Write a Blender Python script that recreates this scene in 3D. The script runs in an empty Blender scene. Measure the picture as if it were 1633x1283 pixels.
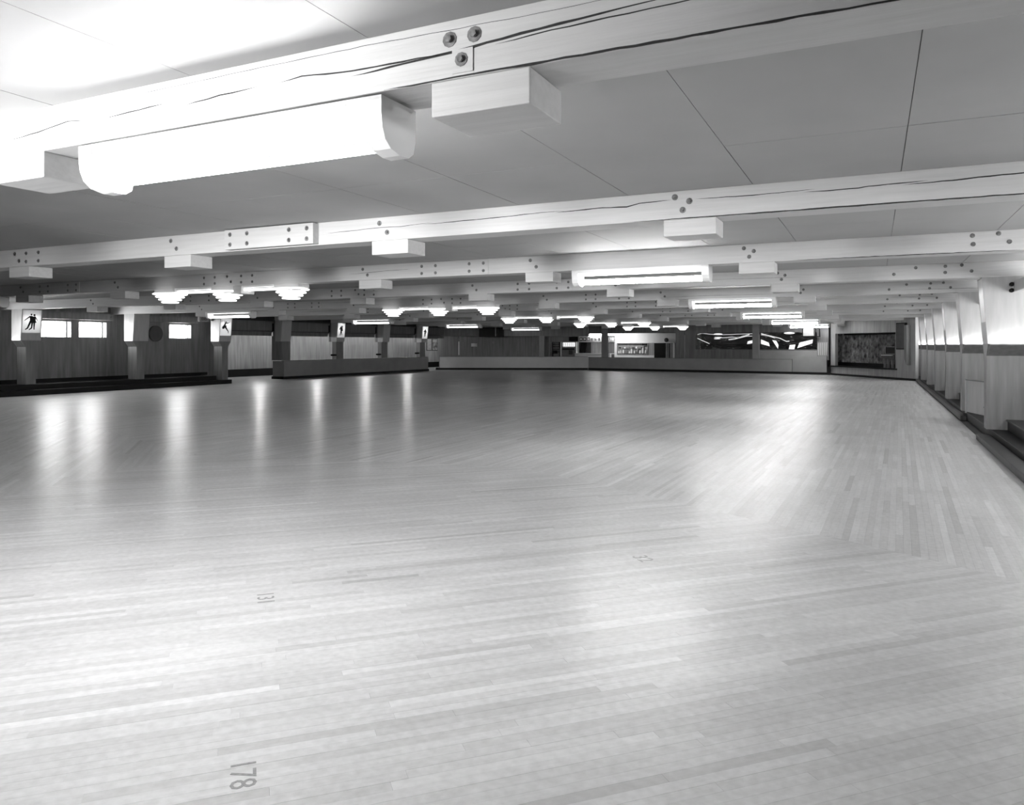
import bpy, math, random
import numpy as np
from mathutils import Vector, Matrix

sc = bpy.context.scene
COL = sc.collection
random.seed(7)
R = random.Random(11)

# ------------------------------------------------------------------ camera, world, exposure
TH = math.atan(.4795)                       # camera looks this far left of the hall's long axis (+Y)
cam_d = bpy.data.cameras.new('camera')
cam = bpy.data.objects.new('camera', cam_d)
COL.objects.link(cam)
cam.location = (0, 0, 1.6)
cam.rotation_euler = (math.pi / 2, 0, TH)
cam_d.sensor_width = 36
cam_d.lens = 1206.6 / 1633 * 36
cam_d.shift_y = -91.5 / 1633
cam_d.clip_end = 200
sc.camera = cam

w = bpy.data.worlds.new('world')
sc.world = w
w.use_nodes = True
w.node_tree.nodes['Background'].inputs[0].default_value = (1, 1, 1, 1)
w.node_tree.nodes['Background'].inputs[1].default_value = 0.05
vs = sc.view_settings
vs.view_transform = 'Standard'
vs.look = 'None'
vs.gamma = 1
vs.use_curve_mapping = False
vs.exposure = 0.68
EM_TUBE = 31.0
EM_WIN = 18.0
EM_SIGN = 9.0

fl = bpy.data.lights.new('photographer_flood', 'AREA')       # unseen flood added behind and left of the camera to brighten the hall
fl.shape = 'SQUARE'
fl.size = 1.0
fl.energy = 230
flo = bpy.data.objects.new('photographer_flood', fl)
COL.objects.link(flo)
fl.spread = math.radians(95)
flo.location = (-5.5, -2.0, 2.3)
flo.rotation_euler = (math.radians(98), 0, math.radians(-4))

# ------------------------------------------------------------------ materials (all greys: the photograph is black and white)
def nodes(name):
    m = bpy.data.materials.new(name)
    m.use_nodes = True
    nt = m.node_tree
    b = nt.nodes['Principled BSDF']
    return m, nt, b

def g(v):
    return (v, v, v, 1)

def ramp(nt, fac, a, b, p0=0.3, p1=0.7):
    r = nt.nodes.new('ShaderNodeValToRGB')
    r.color_ramp.elements[0].position = p0
    r.color_ramp.elements[1].position = p1
    r.color_ramp.elements[0].color = g(a)
    r.color_ramp.elements[1].color = g(b)
    nt.links.new(fac, r.inputs[0])
    return r.outputs[0]

def noise(nt, scale, vec=(1, 1, 1), detail=4, coord='Object'):
    tc = nt.nodes.new('ShaderNodeTexCoord')
    mp = nt.nodes.new('ShaderNodeMapping')
    mp.inputs['Scale'].default_value = vec
    n = nt.nodes.new('ShaderNodeTexNoise')
    n.inputs['Scale'].default_value = scale
    n.inputs['Detail'].default_value = detail
    nt.links.new(tc.outputs[coord], mp.inputs[0])
    nt.links.new(mp.outputs[0], n.inputs[0])
    return n.outputs[0]

def mat(name, v, rough=.6, var=.12, scale=3, vec=(1, 1, 1), bump=0, spec=.5, detail=4):
    m, nt, b = nodes(name)
    n = noise(nt, scale, vec, detail)
    nt.links.new(ramp(nt, n, v * (1 - var), min(1, v * (1 + var))), b.inputs['Base Color'])
    b.inputs['Roughness'].default_value = rough
    b.inputs['Specular IOR Level'].default_value = spec
    if bump:
        bp = nt.nodes.new('ShaderNodeBump')
        bp.inputs['Strength'].default_value = bump
        bp.inputs['Distance'].default_value = .01
        nt.links.new(n, bp.inputs['Height'])
        nt.links.new(bp.outputs[0], b.inputs['Normal'])
    return m

def emis(name, s, v=1.0):
    m, nt, b = nodes(name)
    b.inputs['Base Color'].default_value = g(.8)
    b.inputs['Emission Color'].default_value = g(v)
    b.inputs['Emission Strength'].default_value = s
    return m

M = {}
M['ceiling'] = mat('ceiling_board', .36, .7, .05, 1.2, bump=.05)
M['ceiling_back'] = mat('ceiling_gap', .12, .9, .1)
M['beam'] = mat('painted_timber', .53, .55, .06, 2.5, (.6, 8, 12), bump=.35, detail=6)
M['crack'] = mat('timber_crack', .03, .9, .3, 40)  # cracks, and the painted shadow along the lower edges of the beams
M['bolt'] = mat('bolt_iron', .15, .5, .6, 30)
M['ply'] = mat('stained_plywood', .17, .42, .28, 1.6, (5, 5, .5), bump=.05, detail=6)
M['ply_light'] = mat('pale_plywood', .30, .42, .22, 1.6, (5, 5, .5), bump=.05, detail=6)
M['ply_dark'] = mat('dark_panelling', .13, .45, .25, 1.5, (5, 5, .5), detail=5)
M['post'] = mat('painted_post', .40, .4, .08, 3, (4, 4, .6))
M['post_low'] = mat('grained_post', .17, .42, .2, 2, (6, 6, .5), detail=6)
M['black'] = mat('black_paint', .006, .5, .2, 5, spec=.2)
M['step_edge'] = mat('worn_dark_wood', .022, .5, .5, 8, (1, 6, 1))
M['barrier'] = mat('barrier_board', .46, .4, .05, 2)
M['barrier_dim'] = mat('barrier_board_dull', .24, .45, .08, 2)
M['cap'] = mat('barrier_cap', .14, .4, .1, 4)
M['white'] = mat('white_enamel', .78, .35, .03, 3)
M['white_wall'] = mat('white_wall', .7, .6, .05, 2)
M['grey'] = mat('mid_grey', .22, .5, .1, 4)
M['dark'] = mat('dark_grey', .05, .5, .2, 4)
M['tube'] = emis('fluorescent_tube', EM_TUBE)
M['tube_near'] = emis('fluorescent_tube_near', 46)
M['tube_old'] = emis('fluorescent_tube_old', 3)  # left-row tubes, set dimmer so the far left stays dark
M['ring'] = emis('ring_tube', 2.0)
M['pane'] = emis('daylit_pane', EM_WIN)
M['pane_right'] = emis('shaded_pane', 9)  # right-hand panes, set dimmer to balance the post faces
M['bulb'] = emis('recess_bulb', 220)
M['glow'] = emis('lit_diffuser', .6)  # machine top, and the imitated reflections in the far windows
M['far_tube'] = emis('snack_bar_tube', 30)

def sign_mat():
    m, nt, b = nodes('sign_diffuser')
    nt.nodes.remove(b)
    t = nt.nodes.new('ShaderNodeBsdfTranslucent')
    d = nt.nodes.new('ShaderNodeBsdfDiffuse')
    mx = nt.nodes.new('ShaderNodeMixShader')
    t.inputs[0].default_value = g(.9)
    d.inputs[0].default_value = g(.8)
    mx.inputs[0].default_value = .25
    nt.links.new(t.outputs[0], mx.inputs[1])
    nt.links.new(d.outputs[0], mx.inputs[2])
    nt.links.new(mx.outputs[0], nt.nodes['Material Output'].inputs[0])
    return m
M['sign'] = sign_mat()

def glass_mat():
    m, nt, b = nodes('far_window_glass')
    nt.nodes.remove(b)
    tr = nt.nodes.new('ShaderNodeBsdfTransparent')
    gl = nt.nodes.new('ShaderNodeBsdfGlossy')
    gl.inputs['Roughness'].default_value = .02
    mx = nt.nodes.new('ShaderNodeMixShader')
    mx.inputs[0].default_value = .04
    n = noise(nt, .9, (1, 1, 2.2), 2)
    bp = nt.nodes.new('ShaderNodeBump')
    bp.inputs['Strength'].default_value = .7
    bp.inputs['Distance'].default_value = .05
    nt.links.new(n, bp.inputs['Height'])
    nt.links.new(bp.outputs[0], gl.inputs['Normal'])
    nt.links.new(tr.outputs[0], mx.inputs[1])
    nt.links.new(gl.outputs[0], mx.inputs[2])
    nt.links.new(mx.outputs[0], nt.nodes['Material Output'].inputs[0])
    return m
M['glass'] = glass_mat()

def floor_mat():
    m, nt, b = nodes('maple_strip')
    at = nt.nodes.new('ShaderNodeAttribute')
    at.attribute_name = 'tone'
    uv = nt.nodes.new('ShaderNodeUVMap')
    mp = nt.nodes.new('ShaderNodeMapping')
    mp.inputs['Scale'].default_value = (3, 60, 1)
    n = nt.nodes.new('ShaderNodeTexNoise')
    n.inputs['Scale'].default_value = 1
    n.inputs['Detail'].default_value = 5
    nt.links.new(uv.outputs[0], mp.inputs[0])
    nt.links.new(mp.outputs[0], n.inputs[0])
    n2 = noise(nt, 1.3, detail=7)
    n3 = noise(nt, 22, detail=5)
    def math_(op, a, bb):
        q = nt.nodes.new('ShaderNodeMath')
        q.operation = op
        for i, v in enumerate((a, bb)):
            if isinstance(v, (int, float)):
                q.inputs[i].default_value = v
            else:
                nt.links.new(v, q.inputs[i])
        return q.outputs[0]
    grain = math_('MULTIPLY', math_('SUBTRACT', n.outputs[0], .5), .22)
    stain = math_('MULTIPLY', math_('SUBTRACT', n2, .5), .42)
    fine = math_('MULTIPLY', math_('SUBTRACT', n3, .5), .46)
    k = math_('ADD', math_('ADD', math_('ADD', grain, stain), fine), 1.0)
    v = math_('MULTIPLY', at.outputs['Fac'], k)
    cc = nt.nodes.new('ShaderNodeCombineColor')
    for i in range(3):
        nt.links.new(v, cc.inputs[i])
    nt.links.new(cc.outputs[0], b.inputs['Base Color'])
    b.inputs['Roughness'].default_value = .36
    rr = math_('ADD', math_('MULTIPLY', n2, .12), .38)
    nt.links.new(rr, b.inputs['Roughness'])
    b.inputs['Specular IOR Level'].default_value = .9
    b.inputs['Coat Weight'].default_value = .45
    b.inputs['Coat Roughness'].default_value = .27
    bp = nt.nodes.new('ShaderNodeBump')
    bp.inputs['Strength'].default_value = .12
    bp.inputs['Distance'].default_value = .002
    nt.links.new(n.outputs[0], bp.inputs['Height'])
    nt.links.new(bp.outputs[0], b.inputs['Normal'])
    return m
M['floor'] = floor_mat()

# ------------------------------------------------------------------ mesh helpers
class MB:
    def __init__(s):
        s.v, s.f, s.sm = [], [], False
    def hexa(s, p):                                     # 8 points: bottom 4 ccw, top 4 ccw
        n = len(s.v)
        s.v += [tuple(q) for q in p]
        s.f += [(n, n+3, n+2, n+1), (n+4, n+5, n+6, n+7), (n, n+1, n+5, n+4), (n+1, n+2, n+6, n+5),
                (n+2, n+3, n+7, n+6), (n+3, n, n+4, n+7)]
        return s
    def box(s, x0, x1, y0, y1, z0, z1):
        return s.hexa([(x0, y0, z0), (x1, y0, z0), (x1, y1, z0), (x0, y1, z0),
                       (x0, y0, z1), (x1, y0, z1), (x1, y1, z1), (x0, y1, z1)])
    def prism(s, pts, fn, a, b):                        # 2D outline extruded between a and b through fn(u, v, t)
        n = len(s.v)
        k = len(pts)
        s.v += [fn(u, v, a) for u, v in pts] + [fn(u, v, b) for u, v in pts]
        s.f += [tuple(range(n, n+k))[::-1], tuple(range(n+k, n+2*k))]
        s.f += [(n+i, n+(i+1) % k, n+k+(i+1) % k, n+k+i) for i in range(k)]
        return s
    def cyl(s, p, q, r, seg=12, r2=None):
        p, q = Vector(p), Vector(q)
        d = (q-p).normalized()
        a = d.orthogonal().normalized()
        c = d.cross(a)
        r2 = r if r2 is None else r2
        n = len(s.v)
        for P, rr in ((p, r), (q, r2)):
            for i in range(seg):
                t = 2*math.pi*i/seg
                s.v.append(tuple(P + a*rr*math.cos(t) + c*rr*math.sin(t)))
        s.f += [tuple(range(n, n+seg))[::-1], tuple(range(n+seg, n+2*seg))]
        s.f += [(n+i, n+(i+1) % seg, n+seg+(i+1) % seg, n+seg+i) for i in range(seg)]
        return s
    def torus(s, c, r, t, seg=28, ts=8):
        n = len(s.v)
        for i in range(seg):
            a = 2*math.pi*i/seg
            for j in range(ts):
                b = 2*math.pi*j/ts
                rr = r + t*math.cos(b)
                s.v.append((c[0]+rr*math.cos(a), c[1]+rr*math.sin(a), c[2]+t*math.sin(b)))
        for i in range(seg):
            for j in range(ts):
                s.f.append((n+i*ts+j, n+((i+1) % seg)*ts+j, n+((i+1) % seg)*ts+(j+1) % ts, n+i*ts+(j+1) % ts))
        return s
    def ball(s, c, r, seg=14, rings=8, sz=1):
        n = len(s.v)
        for i in range(1, rings):
            a = math.pi*i/rings
            for j in range(seg):
                b = 2*math.pi*j/seg
                s.v.append((c[0]+r*math.sin(a)*math.cos(b), c[1]+r*math.sin(a)*math.sin(b), c[2]+r*sz*math.cos(a)))
        s.v += [(c[0], c[1], c[2]+r*sz), (c[0], c[1], c[2]-r*sz)]
        t, bt = len(s.v)-2, len(s.v)-1
        for i in range(rings-2):
            for j in range(seg):
                s.f.append((n+i*seg+j, n+(i+1)*seg+j, n+(i+1)*seg+(j+1) % seg, n+i*seg+(j+1) % seg))
        for j in range(seg):
            s.f.append((t, n+j, n+(j+1) % seg))
            s.f.append((bt, n+(rings-2)*seg+(j+1) % seg, n+(rings-2)*seg+j))
        return s
    def build(s, name, m, parent=None, smooth=False, bevel=0, origin=None, fn=None):
        v = s.v if fn is None else [fn(*p) for p in s.v]
        a = np.array(v, dtype=float)
        if origin is None:
            if parent is not None:
                origin = (0, 0, 0)
            else:
                lo, hi = a.min(0), a.max(0)
                origin = ((lo[0]+hi[0])/2, (lo[1]+hi[1])/2, lo[2])
        off = np.array(origin)
        if parent is not None:
            off = off + np.array(parent.matrix_basis.translation) + (np.array(parent.parent.matrix_basis.translation) if parent.parent else 0)
            a = a - off
            loc = origin
        else:
            a = a - off
            loc = origin
        me = bpy.data.meshes.new(name)
        me.from_pydata(a.tolist(), [], s.f)
        me.materials.append(M[m] if isinstance(m, str) else m)
        if smooth:
            me.polygons.foreach_set('use_smooth', [True]*len(me.polygons))
        me.update()
        o = bpy.data.objects.new(name, me)
        COL.objects.link(o)
        o.location = loc
        if parent is not None:
            o.parent = parent
        if bevel:
            md = o.modifiers.new('bevel', 'BEVEL')
            md.width = bevel
            md.segments = 2
            md.limit_method = 'ANGLE'
        return o

def tag(o, label=None, cat=None, group=None, kind=None):
    if label: o['label'] = label
    if cat: o['category'] = cat
    if group: o['group'] = group
    if kind: o['kind'] = kind
    return o

def empty(name, loc, label, cat, group=None):
    o = bpy.data.objects.new(name, None)
    COL.objects.link(o)
    o.location = loc
    o.empty_display_size = .1
    return tag(o, label, cat, group)

def dup(root, loc, label=None):
    r = root.copy()
    COL.objects.link(r)
    r.location = loc
    if label: r['label'] = label
    for ch in root.children:
        c = ch.copy()
        COL.objects.link(c)
        c.parent = r
        for gch in ch.children:
            d = gch.copy()
            COL.objects.link(d)
            d.parent = c
    return r

def lamp(kind, name, loc, power, size=.1, size_y=None, rot=(0, 0, 0), parent=None):
    l = bpy.data.lights.new(name, kind)
    l.energy = power
    if kind == 'AREA':
        l.shape = 'RECTANGLE'
        l.size = size
        l.size_y = size_y or size
    else:
        l.shadow_soft_size = size
    o = bpy.data.objects.new(name, l)
    COL.objects.link(o)
    o.location = loc
    o.rotation_euler = rot
    if parent is not None:
        o.parent = parent
    return o

ORD = ['nearest', 'second', 'third', 'fourth', 'fifth', 'sixth', 'seventh', 'eighth', 'ninth', 'tenth', 'eleventh']
BY = [2.804 + 4.003*i for i in range(11)]               # front faces of the ceiling beams
ZB, ZC = 2.736, 2.99                                    # underside of beams, ceiling
XL, XR = -25.5, 3.3

# ------------------------------------------------------------------ floor
sub = MB().box(-29.2, XR+.2, -9.2, 52, -.2, -.012).build('floor', 'ceiling_back')
tag(sub, kind='structure')

def clip(poly, p, d):
    """intervals of the line p + t d inside a polygon"""
    ts = []
    n = len(poly)
    for i in range(n):
        a, b = poly[i], poly[(i+1) % n]
        ca = (a[0]-p[0])*d[1] - (a[1]-p[1])*d[0]
        cb = (b[0]-p[0])*d[1] - (b[1]-p[1])*d[0]
        if (ca > 0) != (cb > 0):
            s_ = ca/(ca-cb)
            q = (a[0]+(b[0]-a[0])*s_, a[1]+(b[1]-a[1])*s_)
            ts.append((q[0]-p[0])*d[0] + (q[1]-p[1])*d[1])
    ts.sort()
    return list(zip(ts[::2], ts[1::2]))

ZONES = [
    ([(-9, 8), (-4.2, 9), (.45, 6.4), (1.62, 5.6), (1.62, -4), (-6.2, -4)], 45.0),
    ([(-9, 8), (-24.2, 13.6), (-24.2, -4), (-6.2, -4)], -45.0),
    ([(-9, 8), (-4.2, 9), (.45, 6.4), (1.62, 5.6), (1.62, 38.5), (-2.1, 44.2), (-16.6, 46.2), (-22, 49), (-28.95, 49), (-28.95, 23.4), (-24.2, 23.4), (-24.2, 13.6)], 1.5),
]
W = .057
planks = []                                              # centre of strip, direction, t0, t1, tone
for zi, (poly, ang) in enumerate(ZONES):
    a = math.radians(ang)
    d = (math.sin(a), math.cos(a))
    nrm = (d[1], -d[0])
    s_ = [q[0]*nrm[0]+q[1]*nrm[1] for q in poly]
    k0, k1 = int(min(s_)/W)-1, int(max(s_)/W)+2
    for k in range(k0, k1):
        p = (nrm[0]*k*W, nrm[1]*k*W)
        h_ = W/2
        cl = clip(poly, p, d)
        ca = clip(poly, (p[0]-nrm[0]*h_, p[1]-nrm[1]*h_), d)
        cb = clip(poly, (p[0]+nrm[0]*h_, p[1]+nrm[1]*h_), d)
        if not (len(cl) == len(ca) == len(cb)): ca = cb = cl
        for (t0, t1), ea, eb in zip(cl, ca, cb):
            t = t0
            while t < t1-.05:
                L = R.uniform(.5, 2.2)
                e = t+L if t+L < t1-.3 else t1
                tone = .565 + R.gauss(0, .032)
                if R.random() < .07: tone -= R.uniform(.04, .13)
                if R.random() < .05: tone += .05
                sk = [(ea[0]-t0, eb[0]-t0) if t == t0 else (0, 0), (ea[1]-t1, eb[1]-t1) if e == t1 else (0, 0)]
                planks.append((p, d, nrm, t, e, max(.3, min(.78, tone)), sk))
                t = e
cs, sn = math.cos(TH), math.sin(TH)
def view_rank(pl):
    p, d, nrm, t0, t1 = pl[:5]
    m = (t0+t1)/2
    x, y = p[0]+d[0]*m, p[1]+d[1]*m
    r_, w_ = x*cs+y*sn, -x*sn+y*cs
    if w_ < 1.9 or abs(r_/w_) > .75: return 1e9
    return w_ / math.sqrt(t1-t0)
order = sorted(range(len(planks)), key=lambda i: view_rank(planks[i]))
near = set(order[:300])

def plank_mesh(items, name):
    n = len(items)
    V = np.zeros((n, 8, 3))
    UV = np.zeros((n, 5, 4, 2))
    gap, bev = .0001, .0002
    tones = np.repeat([it[5] for it in items], 5)
    quad = np.array([(4, 5, 6, 7), (0, 1, 5, 4), (1, 2, 6, 5), (2, 3, 7, 6), (3, 0, 4, 7)])
    for i, (p, d, nrm, t0, t1, tone, sk) in enumerate(items):
        hw = W/2-gap
        ru, rv = R.random()*50, R.random()*50
        dz = R.uniform(-.0003, .0001)
        for j, (t, s) in enumerate(((t0+gap+sk[0][0], -hw), (t0+gap+sk[0][1], hw), (t1-gap+sk[1][1], hw), (t1-gap+sk[1][0], -hw))):
            V[i, j] = (p[0]+d[0]*t+nrm[0]*s, p[1]+d[1]*t+nrm[1]*s, -.011)
            tt = t+bev if j < 2 else t-bev
            ss = s-math.copysign(bev, s)
            V[i, j+4] = (p[0]+d[0]*tt+nrm[0]*ss, p[1]+d[1]*tt+nrm[1]*ss, dz)
        c = [(t0-t0+ru, rv), (ru, rv+W), (ru+t1-t0, rv+W), (ru+t1-t0, rv)]
        for f in range(5):
            for q in range(4):
                UV[i, f, q] = c[quad[f][q] % 4]
    F = (np.arange(n)[:, None, None]*8 + quad[None]).reshape(-1, 4)
    me = bpy.data.meshes.new(name)
    me.vertices.add(n*8)
    me.vertices.foreach_set('co', V.reshape(-1))
    me.loops.add(len(F)*4)
    me.loops.foreach_set('vertex_index', F.reshape(-1))
    me.polygons.add(len(F))
    me.polygons.foreach_set('loop_start', np.arange(len(F))*4)
    me.polygons.foreach_set('loop_total', np.full(len(F), 4))
    me.update(calc_edges=True)
    me.shade_flat()
    uvl = me.uv_layers.new(name='UVMap')
    uvl.data.foreach_set('uv', UV.reshape(-1))
    at = me.attributes.new('tone', 'FLOAT', 'FACE')
    at.data.foreach_set('value', tones.astype(np.float32))
    me.materials.append(M['floor'])
    o = bpy.data.objects.new(name, me)
    COL.objects.link(o)
    o.parent = sub
    o.location = -sub.location
    return o
for i in order[:300]:
    plank_mesh([planks[i]], 'floor_board')
tag(plank_mesh([planks[i] for i in range(len(planks)) if i not in near], 'floor_boards'), kind='stuff')

# numbers stamped on the boards; read downwards, tops of the figures towards the right
def text(txt, size, name, m, loc, rot, label, cat, ext=.0004, parent=None):
    cu = bpy.data.curves.new(name, 'FONT')
    cu.body = txt
    cu.size = size
    cu.extrude = ext
    cu.align_x = 'CENTER'
    cu.align_y = 'CENTER'
    cu.resolution_u = 2
    cu.materials.append(M[m])
    tmp = bpy.data.objects.new('tmp', cu)
    COL.objects.link(tmp)
    me = bpy.data.meshes.new_from_object(tmp)
    bpy.data.objects.remove(tmp)
    o = bpy.data.objects.new(name, me)
    COL.objects.link(o)
    o.location = loc
    o.rotation_euler = rot
    if label: tag(o, label, cat)
    if parent is not None:
        o.parent = parent
        o.location = Vector(loc) - parent.location
    return o
M['stamp'] = mat('stamp_ink', .24, .5, .25, 60)
M['stamp_faint'] = mat('stamp_ink_worn', .30, .45, .15, 60)
text('178', .135, 'floor_number', 'stamp', (-2.13, 2.11, .0006), (0, 0, math.radians(-45)), 'grey number 178 stamped sideways on the pale floor boards at lower left', 'floor number')
text('131', .15, 'floor_number', 'stamp', (-3.48, 3.64, .0006), (0, 0, math.radians(-45)), 'small grey number 131 stamped sideways on the floor boards left of centre', 'floor number')
text('32', .17, 'floor_number', 'stamp_faint', (-1.57, 5.54, .0006), (0, 0, math.radians(-45)), 'very faint two-figure number on the brightly lit floor right of centre', 'floor number')

# ------------------------------------------------------------------ ceiling of painted boards
ceil_ = MB().box(-29.2, XR+.2, -9.2, 52, ZC+.012, ZC+.2).build('ceiling', 'ceiling_back')
tag(ceil_, kind='structure')
cells = []
xs = [-29.2] + [(-.95 - 1.115*k) for k in range(25, -1, -1)] + [.19, 1.33, 2.44, 3.5]
ys = []
for y in [-9.2+.0, BY[0]-8.006, BY[0]-4.003] + BY + [46.84]:
    ys += [y+.15, y+2.6]
ys = sorted(set([-9.2] + [y for y in ys if y < 50] + [52]))
for i in range(len(xs)-1):
    for j in range(len(ys)-1):
        x0, x1, y0, y1 = xs[i], xs[i+1], ys[j], ys[j+1]
        if x1-x0 < .02 or y1-y0 < .02: continue
        cx_, cy_ = (x0+x1)/2, (y0+y1)/2
        r_, w_ = cx_*cs+cy_*sn, -cx_*sn+cy_*cs
        rk = w_ if (w_ > 1.2 and abs(r_/w_) < .85) else 1e9
        cells.append((rk, x0, x1, y0, y1))
cells.sort()
rest = MB()
for n_, (rk, x0, x1, y0, y1) in enumerate(cells):
    dz = R.uniform(0, .003)
    mb = MB() if n_ < 300 else rest
    gp = .0028
    gx, gy = gp*R.uniform(.4, 1.5), gp*R.uniform(.1, 1.0)
    mb.box(x0+gx, x1-gx, y0+gy, y1-gy, ZC-dz, ZC+.0125)
    if n_ < 300:
        mb.build('ceiling_panel', 'ceiling', ceil_, origin=None)
tag(rest.build('ceiling_panels', 'ceiling', ceil_), kind='stuff')

# ------------------------------------------------------------------ ceiling beams
def ribbon(mb, pts, y, w0, jitter=.25):
    """thin dark open check in the face of a timber"""
    P = []
    for (xa, za), (xb, zb) in zip(pts[:-1], pts[1:]):
        k = max(2, int(abs(xb-xa)/.07))
        for i in range(k):
            P.append((xa+(xb-xa)*i/k, za+(zb-za)*i/k+R.uniform(-.0018, .0018)))
    P.append(pts[-1])
    n = len(P)
    base = len(mb.v)
    for i, (x, z) in enumerate(P):
        e = math.sin(math.pi*min(1, max(0, i/(n-1))))**.5
        h = w0*.5*e*(1+R.uniform(-jitter, jitter))
        mb.v += [(x, y-.0012, z-h), (x, y-.0012, z+h), (x, y+.004, z-h), (x, y+.004, z+h)]
    for i in range(n-1):
        b = base+i*4
        mb.f += [(b, b+4, b+5, b+1), (b+1, b+5, b+7, b+3), (b+2, b, b+1, b+3) if i == 0 else (b, b+2, b+6, b+4)]

CR = {  # cracks; the strips near the underside paint the lower-edge shadow
 0: [([(-4.74, 2.83), (-4.43, 2.85), (-4.16, 2.88), (-3.98, 2.862)], .007), ([(-3.9, 2.852), (-3.72, 2.86), (-3.34, 2.872)], .006), ([(-3.24, 2.842), (-2.98, 2.858), (-2.72, 2.866)], .006),
     ([(-2.61, 2.862), (-2.45, 2.873), (-2.16, 2.852), (-1.88, 2.852), (-1.64, 2.85)], .008), ([(-2.16, 2.828), (-1.8, 2.845), (-1.6, 2.852), (-1.39, 2.867), (-1.22, 2.878), (-.96, 2.89), (-.70, 2.9)], .011),
     ([(-1.42, 2.848), (-1.17, 2.862), (-.85, 2.87), (-.5, 2.876)], .006), ([(-4.9, 2.93), (-3.93, 2.95), (-2.77, 2.955), (-2.09, 2.955), (-1.22, 2.94), (-.6, 2.945)], .0022), ([(-1.98, 2.74), (-1.11, 2.742), (-.39, 2.741), (.3, 2.742)], .010)],
 1: [([(-5.6, 2.862), (-5.24, 2.868), (-4.9, 2.878), (-4.58, 2.873), (-4.18, 2.888)], .006), ([(-4.3, 2.872), (-3.38, 2.885), (-2.96, 2.898), (-2.7, 2.893)], .007), ([(-2.8, 2.885), (-2.32, 2.895), (-2.08, 2.885), (-1.96, 2.908), (-1.66, 2.915)], .010),
     ([(-1.47, 2.905), (-.95, 2.897), (-.45, 2.905)], .007), ([(-.55, 2.885), (-.12, 2.883), (-.05, 2.892), (.38, 2.9)], .009), ([(.2, 2.88), (.55, 2.885), (.72, 2.892), (1.1, 2.9), (1.7, 2.902)], .010), ([(-2.08, 2.741), (-.95, 2.741), (.02, 2.742), (1.6, 2.742)], .011)],
 2: [([(-8.4, 2.85), (-7.99, 2.862), (-7.53, 2.88), (-7.09, 2.885)], .006), ([(-21.5, 2.84), (-20.3, 2.88), (-19, 2.885)], .008), ([(-1, 2.741), (.5, 2.742), (1.6, 2.741)], .009)],
 3: [([(-18.2, 2.8), (-17.4, 2.82), (-16.4, 2.83)], .008), ([(-3, 2.86), (-1.2, 2.85)], .004)],
}
for i in (4, 5, 6, 7):
    x = -20
    CR[i] = []
    while x < 1:
        L = R.uniform(1, 3)
        z = R.uniform(2.8, 2.93)
        CR[i].append(([(x, z), (x+L/2, z+R.uniform(-.01, .02)), (x+L, z+R.uniform(-.01, .02))], .006))
        x += L + R.uniform(1, 5)

def bolt(mb, x, y, z, r=.017):
    mb.cyl((x, y-.003, z), (x, y+.004, z), r*1.7, 10)
    mb.cyl((x, y-.018, z), (x, y, z), r*.8, 6)

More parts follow.
